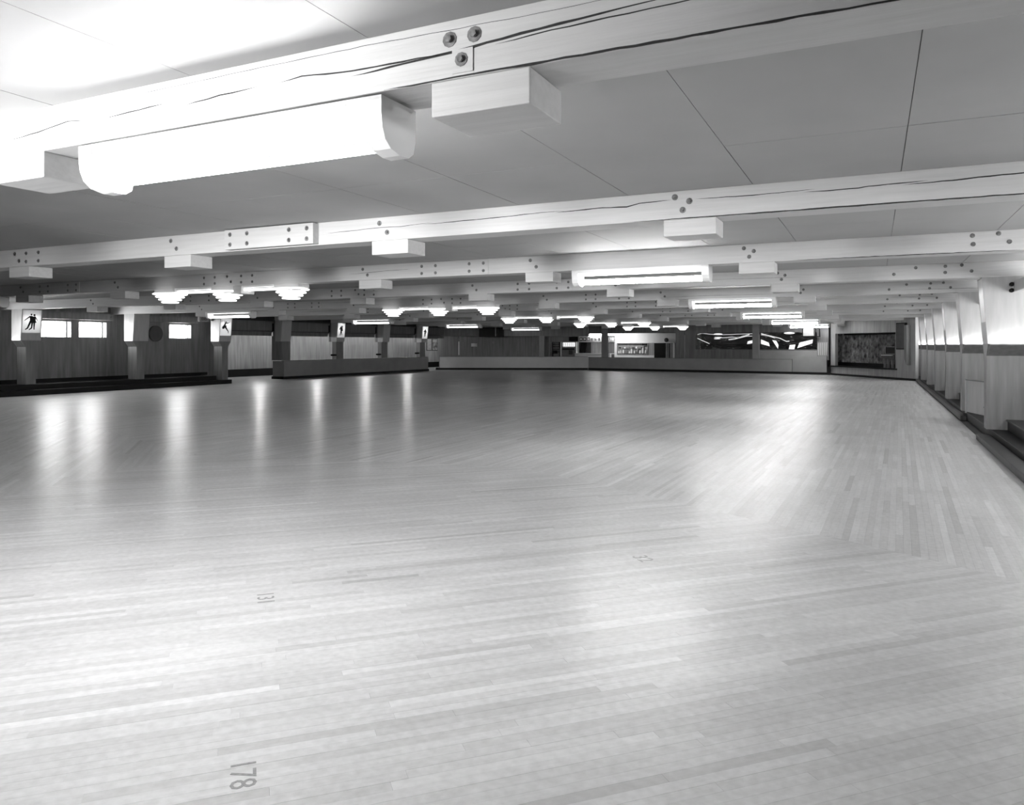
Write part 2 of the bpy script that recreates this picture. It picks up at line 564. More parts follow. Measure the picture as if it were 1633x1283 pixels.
for i, y in enumerate(BY):
    x0 = XL if i < 6 else -25.05
    side = 'carrying the large glaring strip light' if i == 0 else None
    lab = {0: 'nearest white painted ceiling beam, cracked, with the large glaring strip light under it',
           1: 'second white ceiling beam from the camera, with a thick bolted splice board left of centre',
           2: 'third ceiling beam, with the nearest tiered ring lights under its left part'}.get(i, '%s white painted timber ceiling beam counted from the camera' % ORD[i])
    b = empty('ceiling_beam', ((x0+XR)/2, y+.15, ZB), lab, 'beam', 'timber ceiling beams across the hall')
    MB().box(x0, XR, y, y+.30, ZB, ZC).build('timber', 'beam', b, bevel=.006 if i < 4 else 0)
    if i in CR:
        mb = MB()
        for pts, w0 in CR[i]:
            ribbon(mb, pts, y, w0)
        tag(mb.build('timber_cracks', 'crack', b), kind='stuff')
    # blocks fixed under the beam every 3.24 m
    for k in range(8):
        bx = -1.5 - 3.235*k + (.11 if i == 0 and k == 1 else 0)
        if bx < x0+.8: continue
        if i >= 3 and k == 7: continue
        jx = R.uniform(-.04, .04) if i > 1 else 0
        MB().box(bx-.235+jx, bx+.235+jx, y+.005, y+.35, ZB-.15, ZB).build('hanger_block', 'beam', b, bevel=.006 if i < 3 else 0)
        if i < 8 and not (i == 0 and k == 1):
            js = [(-.13, .20), (.0, .155), (-.06, .08)] if k == 0 else [(-.15+.02*k, .19), (-.05+.02*k, .085)]
            if i == 0 and k == 0: js = [(-.14, .17), (-.02, .172), (-.08, .075)]
            for dx, dz in js:
                mb = MB()
                bolt(mb, bx+dx, y, ZB+dz, .017 if i else .02)
                mb.build('bolt', 'bolt', b)
    if i == 0:
        MB().box(-1.625, -1.525, y-.006, y+.004, 2.755, 2.855).build('washer_plate', 'beam', b)
        mb = MB(); bolt(mb, -1.58, y-.006, 2.81, .018); mb.build('bolt', 'bolt', b)
    # splice boards bolted over the joints
    for k, (sa, sb) in enumerate(((-7.05, -5.70), (-12.1, -10.65), (-17.2, -15.75))):
        thick = .10 if (i == 1 and k == 0) else (.012 if k != 1 else .003)
        if i == 0: break
        if i >= 6 and k: continue
        off = 0 if i % 2 else .1
        sbd = MB().box(sa+off, sb+off, y-thick, y+.001, ZB+.008, ZC-.012).build('splice_board', 'beam', b, bevel=.003 if i < 4 else 0)
        if i < 8:
            for u_ in (.09, .36, 1.0, 1.26):
                for dz in (.065, .185):
                    mb = MB(); bolt(mb, sa+off+u_*(sb-sa)/1.35, y-thick, ZB+dz, .016); mb.build('bolt', 'bolt', sbd)
    if 1 < i < 8:                                        # bolt cluster near the right-hand posts
        for (bx, dz) in ((1.07, .10), (1.09, .205), (1.34, .215), (1.46, .11), (.62, .2), (.3, .1)):
            if i == 2 and bx < 1: continue
            mb = MB(); bolt(mb, bx+R.uniform(-.02, .02), y, ZB+dz, .017); mb.build('bolt', 'bolt', b)

# ------------------------------------------------------------------ light fittings
def strip_light(label, tm='tube'):
    root = empty('strip_light', (0, 0, 0), label, 'light', 'fluorescent strip lights')
    a, b = 0.0, 2.06                                     # along X; Y runs 0 .. .28, Z downwards from 0
    mb = MB()
    mb.box(a, b, 0, .28, -.02, 0)
    mb.box(a, b, .01, .09, -.055, -.02)
    mb.build('housing', 'white', root)
    MB().box(a+.1, b-.1, .255, .27, -.07, -.02).build('back_reflector', 'white', root)
    prof = [(0, -.0), (0, -.075), (.008, -.14), (.03, -.19), (.075, -.225), (.15, -.24), (.22, -.238), (.262, -.21), (.278, -.15), (.28, -.0)]
    for x0, x1 in ((a-.0, a+.10), (b-.10, b+.0)):
        MB().prism(prof, lambda u, v, t: (t, u, v), x0, x1).build('end_cap', 'white', root)
    for (yy, zz) in ((.05, -.035), (.06, -.165), (.13, -.20), (.20, -.165)):
        MB().cyl((a+.1, yy, zz), (b-.1, yy, zz), .019, 10).build('tube', tm, root, smooth=True)
    return root

proto = strip_light('huge glaring strip light under the nearest beam, upper left', 'tube_near')
proto.location = (-4.04, BY[0]-.02, ZB-.02)
RL = ['bright strip light under the third beam, largest of the right-hand row after the nearest one', 'second strip light of the receding right-hand row, right of centre', 'third strip light of the receding right-hand row',
      'fourth strip light of the receding right-hand row, overlapping the farthest', 'farthest strip light of the right-hand row, above the far corner window']
pr_ = None
for n_, i in enumerate((2, 4, 6, 8, 10)):
    if pr_ is None:
        pr_ = strip_light(RL[0])
        pr_.location = (-4.17, BY[i]-.01, ZB)
        continue
    dup(pr_, (-4.17, BY[i]-.01, ZB-.0), RL[n_])
LL = ['strip light cut off by the left edge of the photo', 'strip light above the lit sign with the leaping skater', 'strip light between the second and third lit signs of the left side', 'short-looking strip light above the left end of the far barrier', 'small distant strip light above the far barrier, left of the snack bar']
pl_ = None
for n_, i in enumerate((2, 4, 6, 8, 10)):
    if pl_ is None:
        pl_ = strip_light(LL[0], 'tube_old')
        pl_.location = (-20.66, BY[i]-.01, ZB)
        continue
    dup(pl_, (-20.66, BY[i]-.01, ZB-.0), LL[n_])
dup(proto, (-4.17, BY[0]-8.006, ZB), 'strip light behind the camera')

def ring_chain(label):
    root = empty('tiered_ring_light', (0, 0, 0), label, 'light', 'chains of tiered ring lights')
    for k, x in enumerate((0, 1.60, 3.20)):
        MB().box(x-.28, x+.30, .0, .30, -.065, 0).build('mounting_box', 'beam', root)
        for j, r in enumerate((.32, .265, .21, .155)):
            MB().torus((x, .15, -.095-.056*j), r, .013).build('lamp_ring', 'ring', root, smooth=True)
        MB().cyl((x, .15, -.06), (x, .15, -.26), .02, 8).build('hanging_rod', 'white', root)
    for k in range(2):
        xa = 1.6*k+.27
        MB().box(xa, xa+1.06, .06, .24, -.03, 0).build('tube_tray', 'white', root)
        for yy in (.09, .2):
            MB().cyl((xa-.04, yy, -.075), (xa+1.12, yy, -.075), .019, 10).build('tube', 'ring', root, smooth=True)
    return root
rp = ring_chain('nearest chain of three tiered ring lights, upper left above the lit signs')
rp.location = (-13.03, BY[2], ZB)
for n_, i in enumerate((4, 6, 8, 10)):
    dup(rp, (-13.05, BY[i], ZB), ['second chain of three tiered ring lights, left of centre', 'third chain of three tiered ring lights, near the centre', 'fourth chain of tiered ring lights, overlapped by its neighbours', 'farthest chain of tiered ring lights, in front of the snack bar'][n_])
dup(rp, (-13.05, BY[0], ZB), 'chain of tiered ring lights beyond the left edge of the photo')

# ------------------------------------------------------------------ side posts with lit signs
def figure_mesh(kind, Yc, Z0, wy, hz, fx):
    """flat cut-out skaters laid on the sign; u 0..1 across (+Y), v 0..1 upwards"""
    mb = MB()
    def P(pts):
        mb.prism(pts, lambda u, v, t: (fx(Z0+v*hz)+t, Yc+(u-.5)*wy, Z0+v*hz), .004, .009)
    def head(u, v, r, ry=None):
        P([(u+r*math.cos(a*math.pi/5), v+(ry or r*.8)*math.sin(a*math.pi/5)) for a in range(10)])
    def limb(u0, v0, u1, v1, w0, w1):
        du, dv = u1-u0, v1-v0
        L = math.hypot(du, dv)
        n = (-dv/L, du/L)
        P([(u0+n[0]*w0, v0+n[1]*w0), (u0-n[0]*w0, v0-n[1]*w0), (u1-n[0]*w1, v1-n[1]*w1), (u1+n[0]*w1, v1+n[1]*w1)])
    if kind == 'couple':
        head(.46, .80, .05); head(.62, .78, .06)
        limb(.45, .74, .47, .50, .075, .07)
        limb(.60, .72, .62, .50, .085, .08)
        limb(.40, .72, .17, .58, .03, .018); limb(.17, .58, .10, .53, .02, .008)
        limb(.66, .70, .76, .60, .028, .015); limb(.76, .60, .80, .53, .012, .006)
        P([(.42, .52), (.70, .52), (.76, .47), (.66, .43), (.42, .44)])
        limb(.43, .50, .28, .20, .055, .035); limb(.30, .22, .16, .14, .035, .02)
        limb(.52, .48, .50, .20, .05, .03); limb(.50, .22, .36, .13, .035, .018)
        limb(.63, .48, .63, .18, .05, .025); limb(.63, .2, .64, .14, .03, .02)
    elif kind == 'leap':
        head(.50, .78, .05, .04)
        limb(.46, .74, .36, .56, .05, .06)
        limb(.50, .72, .68, .72, .035, .02); limb(.68, .72, .84, .79, .02, .008)
        limb(.40, .74, .36, .86, .022, .008)
        P([(.28, .60), (.42, .60), (.56, .56), (.52, .50), (.40, .47), (.24, .50)])
        limb(.40, .54, .20, .46, .08, .06); limb(.20, .48, .24, .40, .07, .03); limb(.22, .41, .38, .43, .035, .025)
        limb(.45, .50, .60, .36, .07, .04); limb(.60, .36, .74, .24, .04, .025); limb(.73, .26, .75, .14, .035, .02)
    elif kind == 'pair':
        head(.46, .78, .05); head(.58, .78, .05)
        limb(.50, .74, .48, .50, .15, .13)
        limb(.38, .70, .24, .56, .05, .03); limb(.62, .74, .66, .80, .04, .03)
        limb(.60, .60, .66, .46, .06, .05)
        limb(.50, .54, .46, .36, .12, .07)
        limb(.46, .40, .36, .14, .06, .04); limb(.52, .40, .62, .16, .05, .03)
    else:
        head(.50, .74, .06)
        limb(.50, .70, .50, .48, .14, .11)
        limb(.42, .66, .22, .56, .05, .03); limb(.58, .66, .76, .52, .05, .03)
        P([(.34, .50), (.66, .50), (.60, .38), (.40, .38)])
        limb(.46, .42, .42, .14, .06, .04); limb(.54, .42, .56, .18, .05, .03)
    return mb

def side_post(side, i, z0, sign, label, zh=1.75, zs=1.54, front=None, depth=.46, sh_front=None):
    """side=+1: stands on the left and faces +X; side=-1: right, faces -X"""
    Xf = front
    yc = BY[i]+.33
    root = empty('side_post', (Xf-side*.2, yc, z0), label, 'post', 'side posts with boxed heads')
    hw, sw = .325, .16
    fx = lambda z: Xf + side*.085*(z-zh)/(ZB-zh)          # head leans out towards the rink at the top
    X = lambda d: Xf - side*d
    zt = ZB
    wall = .03
    # head
    hb = MB()
    def H(ya, yb, za, zb, da, db):                        # da/db: depth behind the leaning front
        A = [(fx(za)-side*da, ya, za), (X(db), ya, za), (X(db), yb, za), (fx(za)-side*da, yb, za)]
        B = [(fx(zb)-side*da, ya, zb), (X(db), ya, zb), (X(db), yb, zb), (fx(zb)-side*da, yb, zb)]
        if side > 0:
            A, B = [A[1], A[0], A[3], A[2]], [B[1], B[0], B[3], B[2]]
        hb.hexa(A+B)
    if sign:
        H(yc-hw, yc-hw+wall, zh, zt, 0, depth)
        H(yc+hw-wall, yc+hw, zh, zt, 0, depth)
        H(yc-hw+wall, yc+hw-wall, zh, zt, depth-.03, depth)
        H(yc-hw+wall, yc+hw-wall, zh, 1.99, 0, depth-.03)
        H(yc-hw+wall, yc+hw-wall, zt-.02, zt, 0, depth-.03)
        MB_ = MB()
        zz0, zz1 = 1.99, zt-.02
        ya, yb = yc-hw+wall, yc+hw-wall
        A = [(fx(zz0)-side*.012, ya, zz0), (fx(zz0)-side*.006, ya, zz0), (fx(zz0)-side*.006, yb, zz0), (fx(zz0)-side*.012, yb, zz0)]
        B = [(fx(zz1)-side*.012, ya, zz1), (fx(zz1)-side*.006, ya, zz1), (fx(zz1)-side*.006, yb, zz1), (fx(zz1)-side*.012, yb, zz1)]
        if side < 0:
            A, B = [A[1], A[0], A[3], A[2]], [B[1], B[0], B[3], B[2]]
        MB_.hexa(A+B)
        pn = MB_.build('sign_panel', 'sign', root)
        lamp('AREA', 'sign_lamp', (X(.18)-root.location.x, 0, zt-.05-root.location.z), 4.5, .12, .5, (0, math.radians(25)*side, 0), root)
    else:
        H(yc-hw, yc+hw, zh, zt, 0, depth)
    hb.build('head_box', 'post', root)
    if sh_front is not None:                              # head overhangs a plain broad shaft standing behind the low wall
        sd = .60 if i == 6 else .25
        MB().box(sh_front-sd, sh_front, yc+.26, yc+.85, z0, zh+.25).build('shaft', 'post_low', root)
        MB().box(sh_front-.1, X(depth), yc-.2, yc+.3, zh, zt).build('bracket', 'post_low', root)
    else:
        # chamfered throat between head and shaft
        A = [(X(depth), yc-sw, zs), (X(0), yc-sw, zs), (X(0), yc+sw, zs), (X(depth), yc+sw, zs)]
        B = [(X(depth), yc-hw, zh), (X(0), yc-hw, zh), (X(0), yc+hw, zh), (X(depth), yc+hw, zh)]
        if side < 0:
            A, B = [A[1], A[0], A[3], A[2]], [B[1], B[0], B[3], B[2]]
        MB().hexa(A+B).build('throat', 'post_low', root)
        xa, xb = sorted((X(0), X(depth)))
        MB().box(xa, xb, yc-sw, yc+sw, z0, zs).build('shaft', 'post_low', root)
    tr_ = MB()
    xa, xb = sorted((X(.02), X(depth)))
    tr_.hexa([(xa, yc-hw-.12, zh-.02), (xb, yc-hw-.12, zh-.02), (xb, yc-sw, zs), (xa, yc-sw, zs),
              (xa, yc-hw-.12, zh), (xb, yc-hw-.12, zh), (xb, yc-sw, zs+.02), (xa, yc-sw, zs+.02)])
    if side < 0 or i < 6:
        if side < 0: tr_.build('light_trough', 'post_low', root)
        lamp('AREA', 'trough_lamp', ((xa+xb)/2-root.location.x, -hw-.06, zh-.012-z0), 5.0 if side < 0 else 1.0, xb-xa-.04, .05, (math.pi, 0, 0), root)
    if sign and side > 0:
        fk = figure_mesh(sign, yc, 1.99, 2*(hw-wall), zt-.02-1.99, lambda z: fx(z)-side*.006)
        fk.build('skater_silhouette', 'black', root)
    return root

side_post(1, 3, .35, 'couple', 'left post whose lit sign shows a skating couple', front=-24.3)
side_post(1, 4, .35, None, 'left post with a plain boxed head between two windows and the round disc', front=-24.3)
side_post(1, 5, .17, 'leap', 'left post whose lit sign shows a leaping skater', front=-24.3)
side_post(1, 6, .88, None, 'plain-headed corner post at the near end of the low wall on the left', zh=1.77, front=-24.68, depth=.34, sh_front=-25.17)
side_post(1, 7, .88, 'pair', 'post behind the low wall whose lit sign shows two skaters close together', zh=1.77, front=-24.68, depth=.34, sh_front=-25.17)
side_post(1, 8, .88, None, 'plain-headed post behind the middle of the low wall on the left', zh=1.77, front=-24.68, depth=.34, sh_front=-25.17)
side_post(1, 9, .88, 'single', 'farthest left post with a small lit sign, beside the framed posters', zh=1.77, front=-24.68, depth=.34, sh_front=-25.17)
for n_, i in enumerate(range(3, 11)):
    lab = {3: 'nearest right-hand post, widest, cut by the right edge of the photo', 10: 'farthest right-hand post, in the corner beside the stage'}.get(i, '%s post of the receding row on the right' % ['', 'second', 'third', 'fourth', 'fifth', 'sixth', 'seventh'][n_ if n_ < 7 else 0])
    if i == 10: break
    side_post(-1, i, .18, 'lit' if i % 2 else None, lab, zh=1.62, zs=1.42, front=1.70, depth=1.05)

# ------------------------------------------------------------------ left side: platform, wall, windows
pf = MB()
pf.box(XL+.03, -24.36, -9, 22.75, 0, .34)
pf.build('platform', 'black', bevel=.01)
tag(bpy.data.objects['platform'], 'long black seating platform along the left wall', 'platform')
st = MB().box(-24.36, -24.12, -9, 23.35, 0, .17)
st.box(XL+.03, -24.36, 22.75, 23.35, 0, .17)
tag(st.build('platform_step', 'black', bevel=.01), 'black step running below the left seating platform', 'step')

wins = [(11.9, 12.9), (13.2, 14.2), (16.22, 17.30), (17.60, 18.66), (21.42, 22.48)]
wz0, wz1 = 1.87, 2.43
wl = MB()
prev = -9.0
for a, b in wins:
    wl.box(XL-.3, XL, prev, a, 0, 3.0)
    wl.box(XL-.3, XL, a, b, 0, wz0)
    wl.box(XL-.3, XL, a, b, wz1, 3.0)
    prev = b
wl.box(XL-.3, XL, prev, 24.3, 0, 3.0)
tag(wl.build('wall_left', 'ply'), kind='structure')
for n_, (a, b) in enumerate(wins):
    t = empty('window_%d' % (n_+1), (XL-.2, (a+b)/2, wz0), None, None)
    tag(t, kind='structure')
    MB().box(XL-.16, XL-.15, a, b, wz0, wz1).build('pane', 'pane', t)
    fr = MB()
    fr.box(XL-.15, XL-.06, b-.15, b-.09, wz0, wz1)
    fr.box(XL-.15, XL-.12, a, b, wz1-.02, wz1)
    fr.box(XL-.15, XL-.12, a, b, wz0, wz0+.02)
    fr.build('window_frame', 'ply', t)
tag(MB().box(XL, XL+.03, -9, 23.3, .34, .46).build('baseboard_left', 'black'), kind='structure')
# purlin beams along the wall between the post heads
for n_, (a, b) in enumerate(((10.9, 14.80), (15.48, 18.80), (19.48, 22.80))):
    t = empty('wall_beam', (XL+.12, (a+b)/2, 2.50), ['beam along the top of the left wall before the first lit sign', 'beam above the two left wall windows', 'beam above the round disc and single window on the left'][n_], 'beam', 'beams along the top of the left wall')
    MB().box(XL, XL+.22, a, b, 2.50, 2.74).build('timber', 'ply', t)
    for yy in (a+.12, b-.12):
        mb = MB(); mb.cyl((XL+.215, yy, 2.62), (XL+.24, yy, 2.62), .03, 8); mb.build('bolt', 'bolt', t)
dk = MB().cyl((XL, 20.75, 2.05), (XL+.05, 20.75, 2.05), .31, 40)
M['disc'] = mat('disc_felt', .075, .7, .1, 6)
d_ = dk.build('wall_disc', 'disc')
tag(d_, 'round grey disc hung on the left wall beside the single window', 'disc')
MB().torus((0, 0, 0), .30, .012, 40, 6).build('rim', 'dark', d_, fn=lambda x, y, z: (XL+.05+z, 20.75+x, 2.05+y))
# small exit box on the left
ex = empty('exit_sign', (-24.62, 22.33, 2.55), 'small dark box sign left of the leaping skater sign', 'sign')
MB().box(-24.68, -24.56, 22.08, 22.56, 2.55, 2.74).build('sign_box', 'grey', ex, bevel=.01)
MB().box(-24.66, -24.60, 22.70, 22.85, 2.6, 2.68).build('bracket', 'dark', ex)
text('EXIT', .15, 'lettering', 'black', (-24.555, 22.32, 2.65), (math.pi/2, 0, math.pi/2), None, None, .003, ex)

# ------------------------------------------------------------------ left recess behind the low wall
tag(MB().box(-29.25, -28.95, 23.2, 52, 0, 3).build('wall_recess', 'ply_light'), kind='structure')
tag(MB().box(-28.95, -28.9, 24.3, 49, 0, .38).build('baseboard_recess', 'black'), kind='structure')
tag(MB().box(-28.95, -25.8, 24.0, 24.3, 0, 3).build('wall_return', 'ply_light'), kind='structure')
tag(MB().box(-28.95, -25.36, 24.3, 42.0, 2.30, 2.36).build('trim_1', 'ply_dark'), kind='structure')
tag(MB().box(-28.95, -26.6, 42.0, 49, 2.30, 2.36).build('trim_4', 'ply_dark'), kind='structure')
hb_lab = ['over the opening beside the leaping skater sign', 'over the near bay of the low wall', 'over the second bay of the low wall', 'over the third bay of the low wall', 'over the framed posters']
for n_, (a, b) in enumerate(((23.5, 26.85), (27.4, 30.85), (31.45, 34.85), (35.45, 38.85), (39.45, 42.4))):
    t = empty('header_beam', (-25.2, (a+b)/2, 2.02), 'dark header beam ' + hb_lab[n_], 'beam', 'dark header beams along the left recess')
    MB().box(-25.32, -25.12, a-.05, b, 2.26, 2.70).build('timber', 'ply_dark', t, bevel=.01)
    MB().box(-25.36, -25.24, a-.05, b, 2.03, 2.22).build('fascia_board', 'ply_dark', t)
    MB().box(-25.15, -25.10, b-.10, b-.02, 2.24, 2.6).build('hanger_strap', 'black', t)
tag(MB().box(-25.5, -25.40, 24.3, 42.4, 2.2, 3.0).build('wall_upper', 'dark'), kind='structure')

lw = empty('low_wall', (-25.1, 33.8, 0), 'long low panelled wall on the left in front of the recess', 'wall')
MB().box(-25.15, -25.03, 27.42, 40.15, .12, .85).build('front_board', 'barrier_dim', lw)
MB().box(-25.72, -25.15, 27.42, 27.52, .12, .85).build('end_board', 'barrier_dim', lw)
MB().box(-25.17, -25.02, 27.40, 40.16, .85, .875).build('cap_rail', 'cap', lw)
mb = MB().box(-25.14, -24.99, 27.36, 40.2, 0, .12); mb.box(-25.74, -25.04, 27.36, 27.5, 0, .12)
mb.build('kickboard', 'black', lw)
# ash trays on the posts behind the low wall
tr = None
for n_, (yy, zz) in enumerate(((30.95, 1.09), (34.85, 1.08), (38.8, 1.11))):
    lab = '%s black oval wall ashtray above the low wall on the left' % ['nearest', 'middle', 'farthest'][n_]
    if tr is None:
        tr = empty('wall_ashtray', (-24.98, yy+.12, zz), lab, 'ashtray', 'oval ashtrays on the left posts')
        MB().torus((0, 0, 0), .15, .045, 24, 8).build('bowl_rim', 'black', tr, smooth=True, fn=lambda x, y, z: (-25.05+y*.45, yy+.12+x*1.2, zz+z))
        MB().ball((0, 0, 0), .13, 14, 8, .5).build('bowl', 'grey', tr, smooth=True, fn=lambda x, y, z: (-25.05+y*.45, yy+.12+x, zz-.02+z))
    else:
        dup(tr, (-24.98, yy+.12, zz), lab)
# recess lamps
bl = None
for n_, yy in enumerate((27.9, 32.1, 36.4, 40.8, 46.4)):
    lab = '%s small bright bulb behind the header of the left recess' % ['nearest', 'second', 'third', 'fourth', 'farthest'][n_]
    if bl is None:
        bl = empty('recess_lamp', (-27.0, yy, 2.30), lab, 'lamp', 'bulbs in the left recess')
        MB().ball((-27.0, yy, 2.14), .075, 14, 8).build('bulb', 'bulb', bl, smooth=True)
        MB().cyl((-27.0, yy, 2.2), (-27.0, yy, 2.30), .03, 10).build('socket', 'dark', bl)
    else:
        dup(bl, (-27.0, yy, 2.30), lab)
# posters
def board(name, label, cat, X, ya, yb, za, zb, m='white', frame='dark'):
    t = empty(name, (X, (ya+yb)/2, za), label, cat)
    MB().box(X, X+.03, ya, yb, za, zb).build('frame', frame, t)
    MB().box(X+.03, X+.036, ya+.06, yb-.06, za+.06, zb-.06).build('sheet', m, t)
    return t
M['poster'] = mat('printed_poster', .28, .5, .9, 3.5, (1, 1, 1.4), detail=2)
M['notice'] = mat('printed_notice', .30, .5, .25, 9, (1, .3, 4))
board('notice_board', 'tall pale framed notice on the recess wall, left of the dark poster', 'notice', -28.95, 46.20, 46.88, 1.19, 2.1, 'notice')
board('framed_poster', 'dark framed poster with blotchy pictures on the recess wall', 'poster', -28.95, 46.94, 47.70, 1.19, 2.1, 'poster')

# ------------------------------------------------------------------ right side: kerb, steps, wall, windows
kb = MB()
kb.box(1.55, 1.74, -9, 15.0, 0, .10)
kb.box(1.64, 1.76, 18.6, 38.4, 0, .10)
tag(kb.build('kerb', 'step_edge', bevel=.01), 'low worn dark kerb along the right edge of the floor', 'kerb')
k2 = MB().box(1.76, 2.0, -9, 38.6, 0, .18)
tag(k2.build('platform_step', 'black', bevel=.01), 'black step behind the kerb along the right side', 'step')
k3 = empty('platform', (2.6, 15, 0), 'dark raised seating platform between the right-hand posts', 'platform')
MB().box(2.0, XR-.03, -9, 38.5, 0, .33).build('riser', 'black', k3)
MB().box(1.98, XR-.03, -9, 38.5, .33, .355).build('tread', 'step_edge', k3, bevel=.004)
rw = [(BY[i]+a, BY[i]+a+1.25) for i in range(0, 10) for a in (1.0, 2.5)]
wr = MB()
prev = -9.0
for a, b in rw:
    wr.box(XR, XR+.3, prev, a, 0, 3)
    wr.box(XR, XR+.3, a, b, 0, 1.7)
    wr.box(XR, XR+.3, a, b, 2.45, 3)
    prev = b
wr.box(XR, XR+.3, prev, 52, 0, 3)
tag(wr.build('wall_right', 'white_wall'), kind='structure')
for n_, (a, b) in enumerate(rw):
    t = empty('window_%d' % (n_+1+len(wins)), (XR+.15, (a+b)/2, 1.7), None, None)
    tag(t, kind='structure')
    MB().box(XR+.10, XR+.11, a, b, 1.7, 2.45).build('pane', 'pane_right', t)
    MB().box(XR+.07, XR+.10, a, a+.05, 1.7, 2.45).build('window_frame', 'white', t)
tag(MB().box(XR-.28, XR, -9, 40, 1.52, 1.56).build('trim_2', 'post_low'), kind='structure')  # unseen shelf added to shade the lower faces of the posts
# rails bolted between the posts at the right
for n_, i in enumerate(range(3, 9)):
    t = empty('cross_beam', (2.15, BY[i]-1.9, 2.47), '%s short beam bolted to the side of a right-hand post' % ['nearest', 'second', 'third', 'fourth', 'fifth', 'sixth'][n_], 'beam', 'beams between the right-hand posts')
    MB().box(2.06, 2.4, BY[i]-3.35, BY[i]-.06, 2.47, 2.65).build('timber', 'post', t, bevel=.015)
    for zz in (2.50, 2.60):
        mb = MB(); mb.cyl((2.03, BY[i]-.07, zz), (2.03, BY[i]+.0, zz), .035, 12); mb.cyl((2.03, BY[i]-.10, zz), (2.03, BY[i]-.07, zz), .018, 8)
        mb.build('bolt', 'black', t)
# diagonal entry panel between the first two right posts
t = empty('entry_panel', (2.0, 17.8, 0), 'low pale panel set at an angle between the two nearest right-hand posts', 'panel')
def diag(a, d, z):                                       # along the diagonal, depth, height
    L = math.hypot(.55, 2.1)
    ex_, ey_ = .55/L, -2.1/L
    return (1.76+ex_*a-ey_*d, 18.75+ey_*a+ex_*d, z)
MB().box(0, 2.17, 0, .05, .155, .85).build('board', 'post', t, fn=diag)
MB().box(-.02, .05, -.02, .06, .155, .86).build('corner_stile', 'post', t, fn=diag)
MB().box(0, 2.17, -.02, .06, .85, .875).build('cap_rail', 'cap', t, fn=diag)
MB().box(-.02, 2.2, -.05, .05, 0, .155).build('kickboard', 'black', t, fn=diag)

tag(MB().box(-29.2, XR+.2, -9.3, -9, 0, 3).build('wall_back', 'ply'), kind='structure')
tag(MB().box(-29.2, XR+.2, 51.7, 52, 0, 3).build('wall_far', 'dark'), kind='structure')

# ------------------------------------------------------------------ far end, three wall runs: A-B, B-C, C-D
PA, PB, PC, PD = (-25.35, 42.05), (-16.6, 46.0), (-2.13, 44.0), (1.6, 38.2)
def frame(P, Q):
    L = math.hypot(Q[0]-P[0], Q[1]-P[1])
    ex_, ey_ = (Q[0]-P[0])/L, (Q[1]-P[1])/L
    nx, ny = -ey_, ex_                                   # away from the camera
    return (lambda s, d, z: (P[0]+ex_*s+nx*d, P[1]+ey_*s+ny*d, z)), L
FA, LA = frame(PA, PB)
FB, LB = frame(PB, PC)
FC, LC = frame(PC, PD)

def fbox(F, name, m, s0, s1, d0, d1, z0, z1, parent=None, label=None, cat=None, group=None, kind=None, bevel=0):
    o = MB().box(s0, s1, d0, d1, z0, z1).build(name, m, parent, fn=F, bevel=bevel)
    return tag(o, label, cat, group, kind)
def fempty(F, name, s, d, z, label, cat, group=None):
    return empty(name, F(s, d, z), label, cat, group)

# barrier A-B
t = fempty(FA, 'rink_barrier', LA/2, 0, 0, 'long pale low barrier at the far left, angled towards the snack bar', 'barrier')
fbox(FA, 'front_board', 'barrier', 0, LA-.04, 0, .10, .13, .84, t)
fbox(FA, 'cap_rail', 'cap', -.03, LA-.04, -.02, .12, .84, .87, t)
fbox(FA, 'end_stile', 'cap', -.04, .0, -.01, .11, 0, .84, t)
fbox(FA, 'kickboard', 'black', -.25, LA-.05, -.04, .12, 0, .13, t)
# barrier B-C
t = fempty(FB, 'rink_barrier', LB/2, 0, 0, 'long grey low barrier in front of the snack bar and far windows', 'barrier')
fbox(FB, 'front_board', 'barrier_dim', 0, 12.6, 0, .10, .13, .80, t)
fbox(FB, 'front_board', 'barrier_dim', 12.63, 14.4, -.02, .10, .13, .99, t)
fbox(FB, 'cap_rail', 'cap', 0, 12.62, -.02, .12, .80, .83, t)
fbox(FB, 'kickboard', 'black', 0, 14.45, -.04, .12, 0, .13, t)
fbox(FB, 'plinth_block', 'black', 14.46, 14.62, -.16, -.05, .0, .40, None, 'small black step block between far barrier and stage', 'step')

# headers and posts of the far end
fbox(FA, 'wall_upper_far_left', 'ply_dark', 0, LA, .02, .30, 2.17, 3.0, kind='structure')
fbox(FB, 'wall_upper_far', 'ply_dark', 0, 6.4, .02, .30, 2.34, 3.0, kind='structure')
fbox(FB, 'trim_3', 'dark', 0, 6.4, -.01, .02, 2.34, 2.38, kind='structure')
for F, s0, s1, lab, m in ((FA, 6.42, 6.72, 'far post at the left end of the snack bar opening', 'post_low'), (FB, .98, 1.38, 'far post between the two halves of the snack bar opening', 'barrier_dim'), (FB, 5.92, 6.45, 'broad far post between the snack bar and the far windows', 'ply_dark'), (FB, 10.47, 10.82, 'far post between the two long windows', 'barrier_dim')):
    t = fempty(F, 'far_post', (s0+s1)/2, .1, .8, lab, 'post', 'posts at the far end')
    fbox(F, 'shaft', m, s0, s1, -.12, .015, .83, 3.0 if m != 'post_low' else 2.2, t)
    fbox(F, 'edge_strip', 'ply_light', s1, s1+.03, -.08, .015, .83, 2.2, t)
# black duct box
t = fempty(FA, 'duct_box', 3.2, -.3, 2.1, 'black box hung under the ceiling above the far left barrier', 'box')
fbox(FA, 'case', 'black', 2.6, 3.85, -.7, .0, 2.12, 2.73, t)
fbox(FA, 'edge_strip', 'grey', 3.62, 3.68, -.72, -.70, 2.15, 2.8, t)
fbox(FA, 'side_flange', 'black', 3.85, 4.15, -.4, .0, 2.12, 2.73, t)
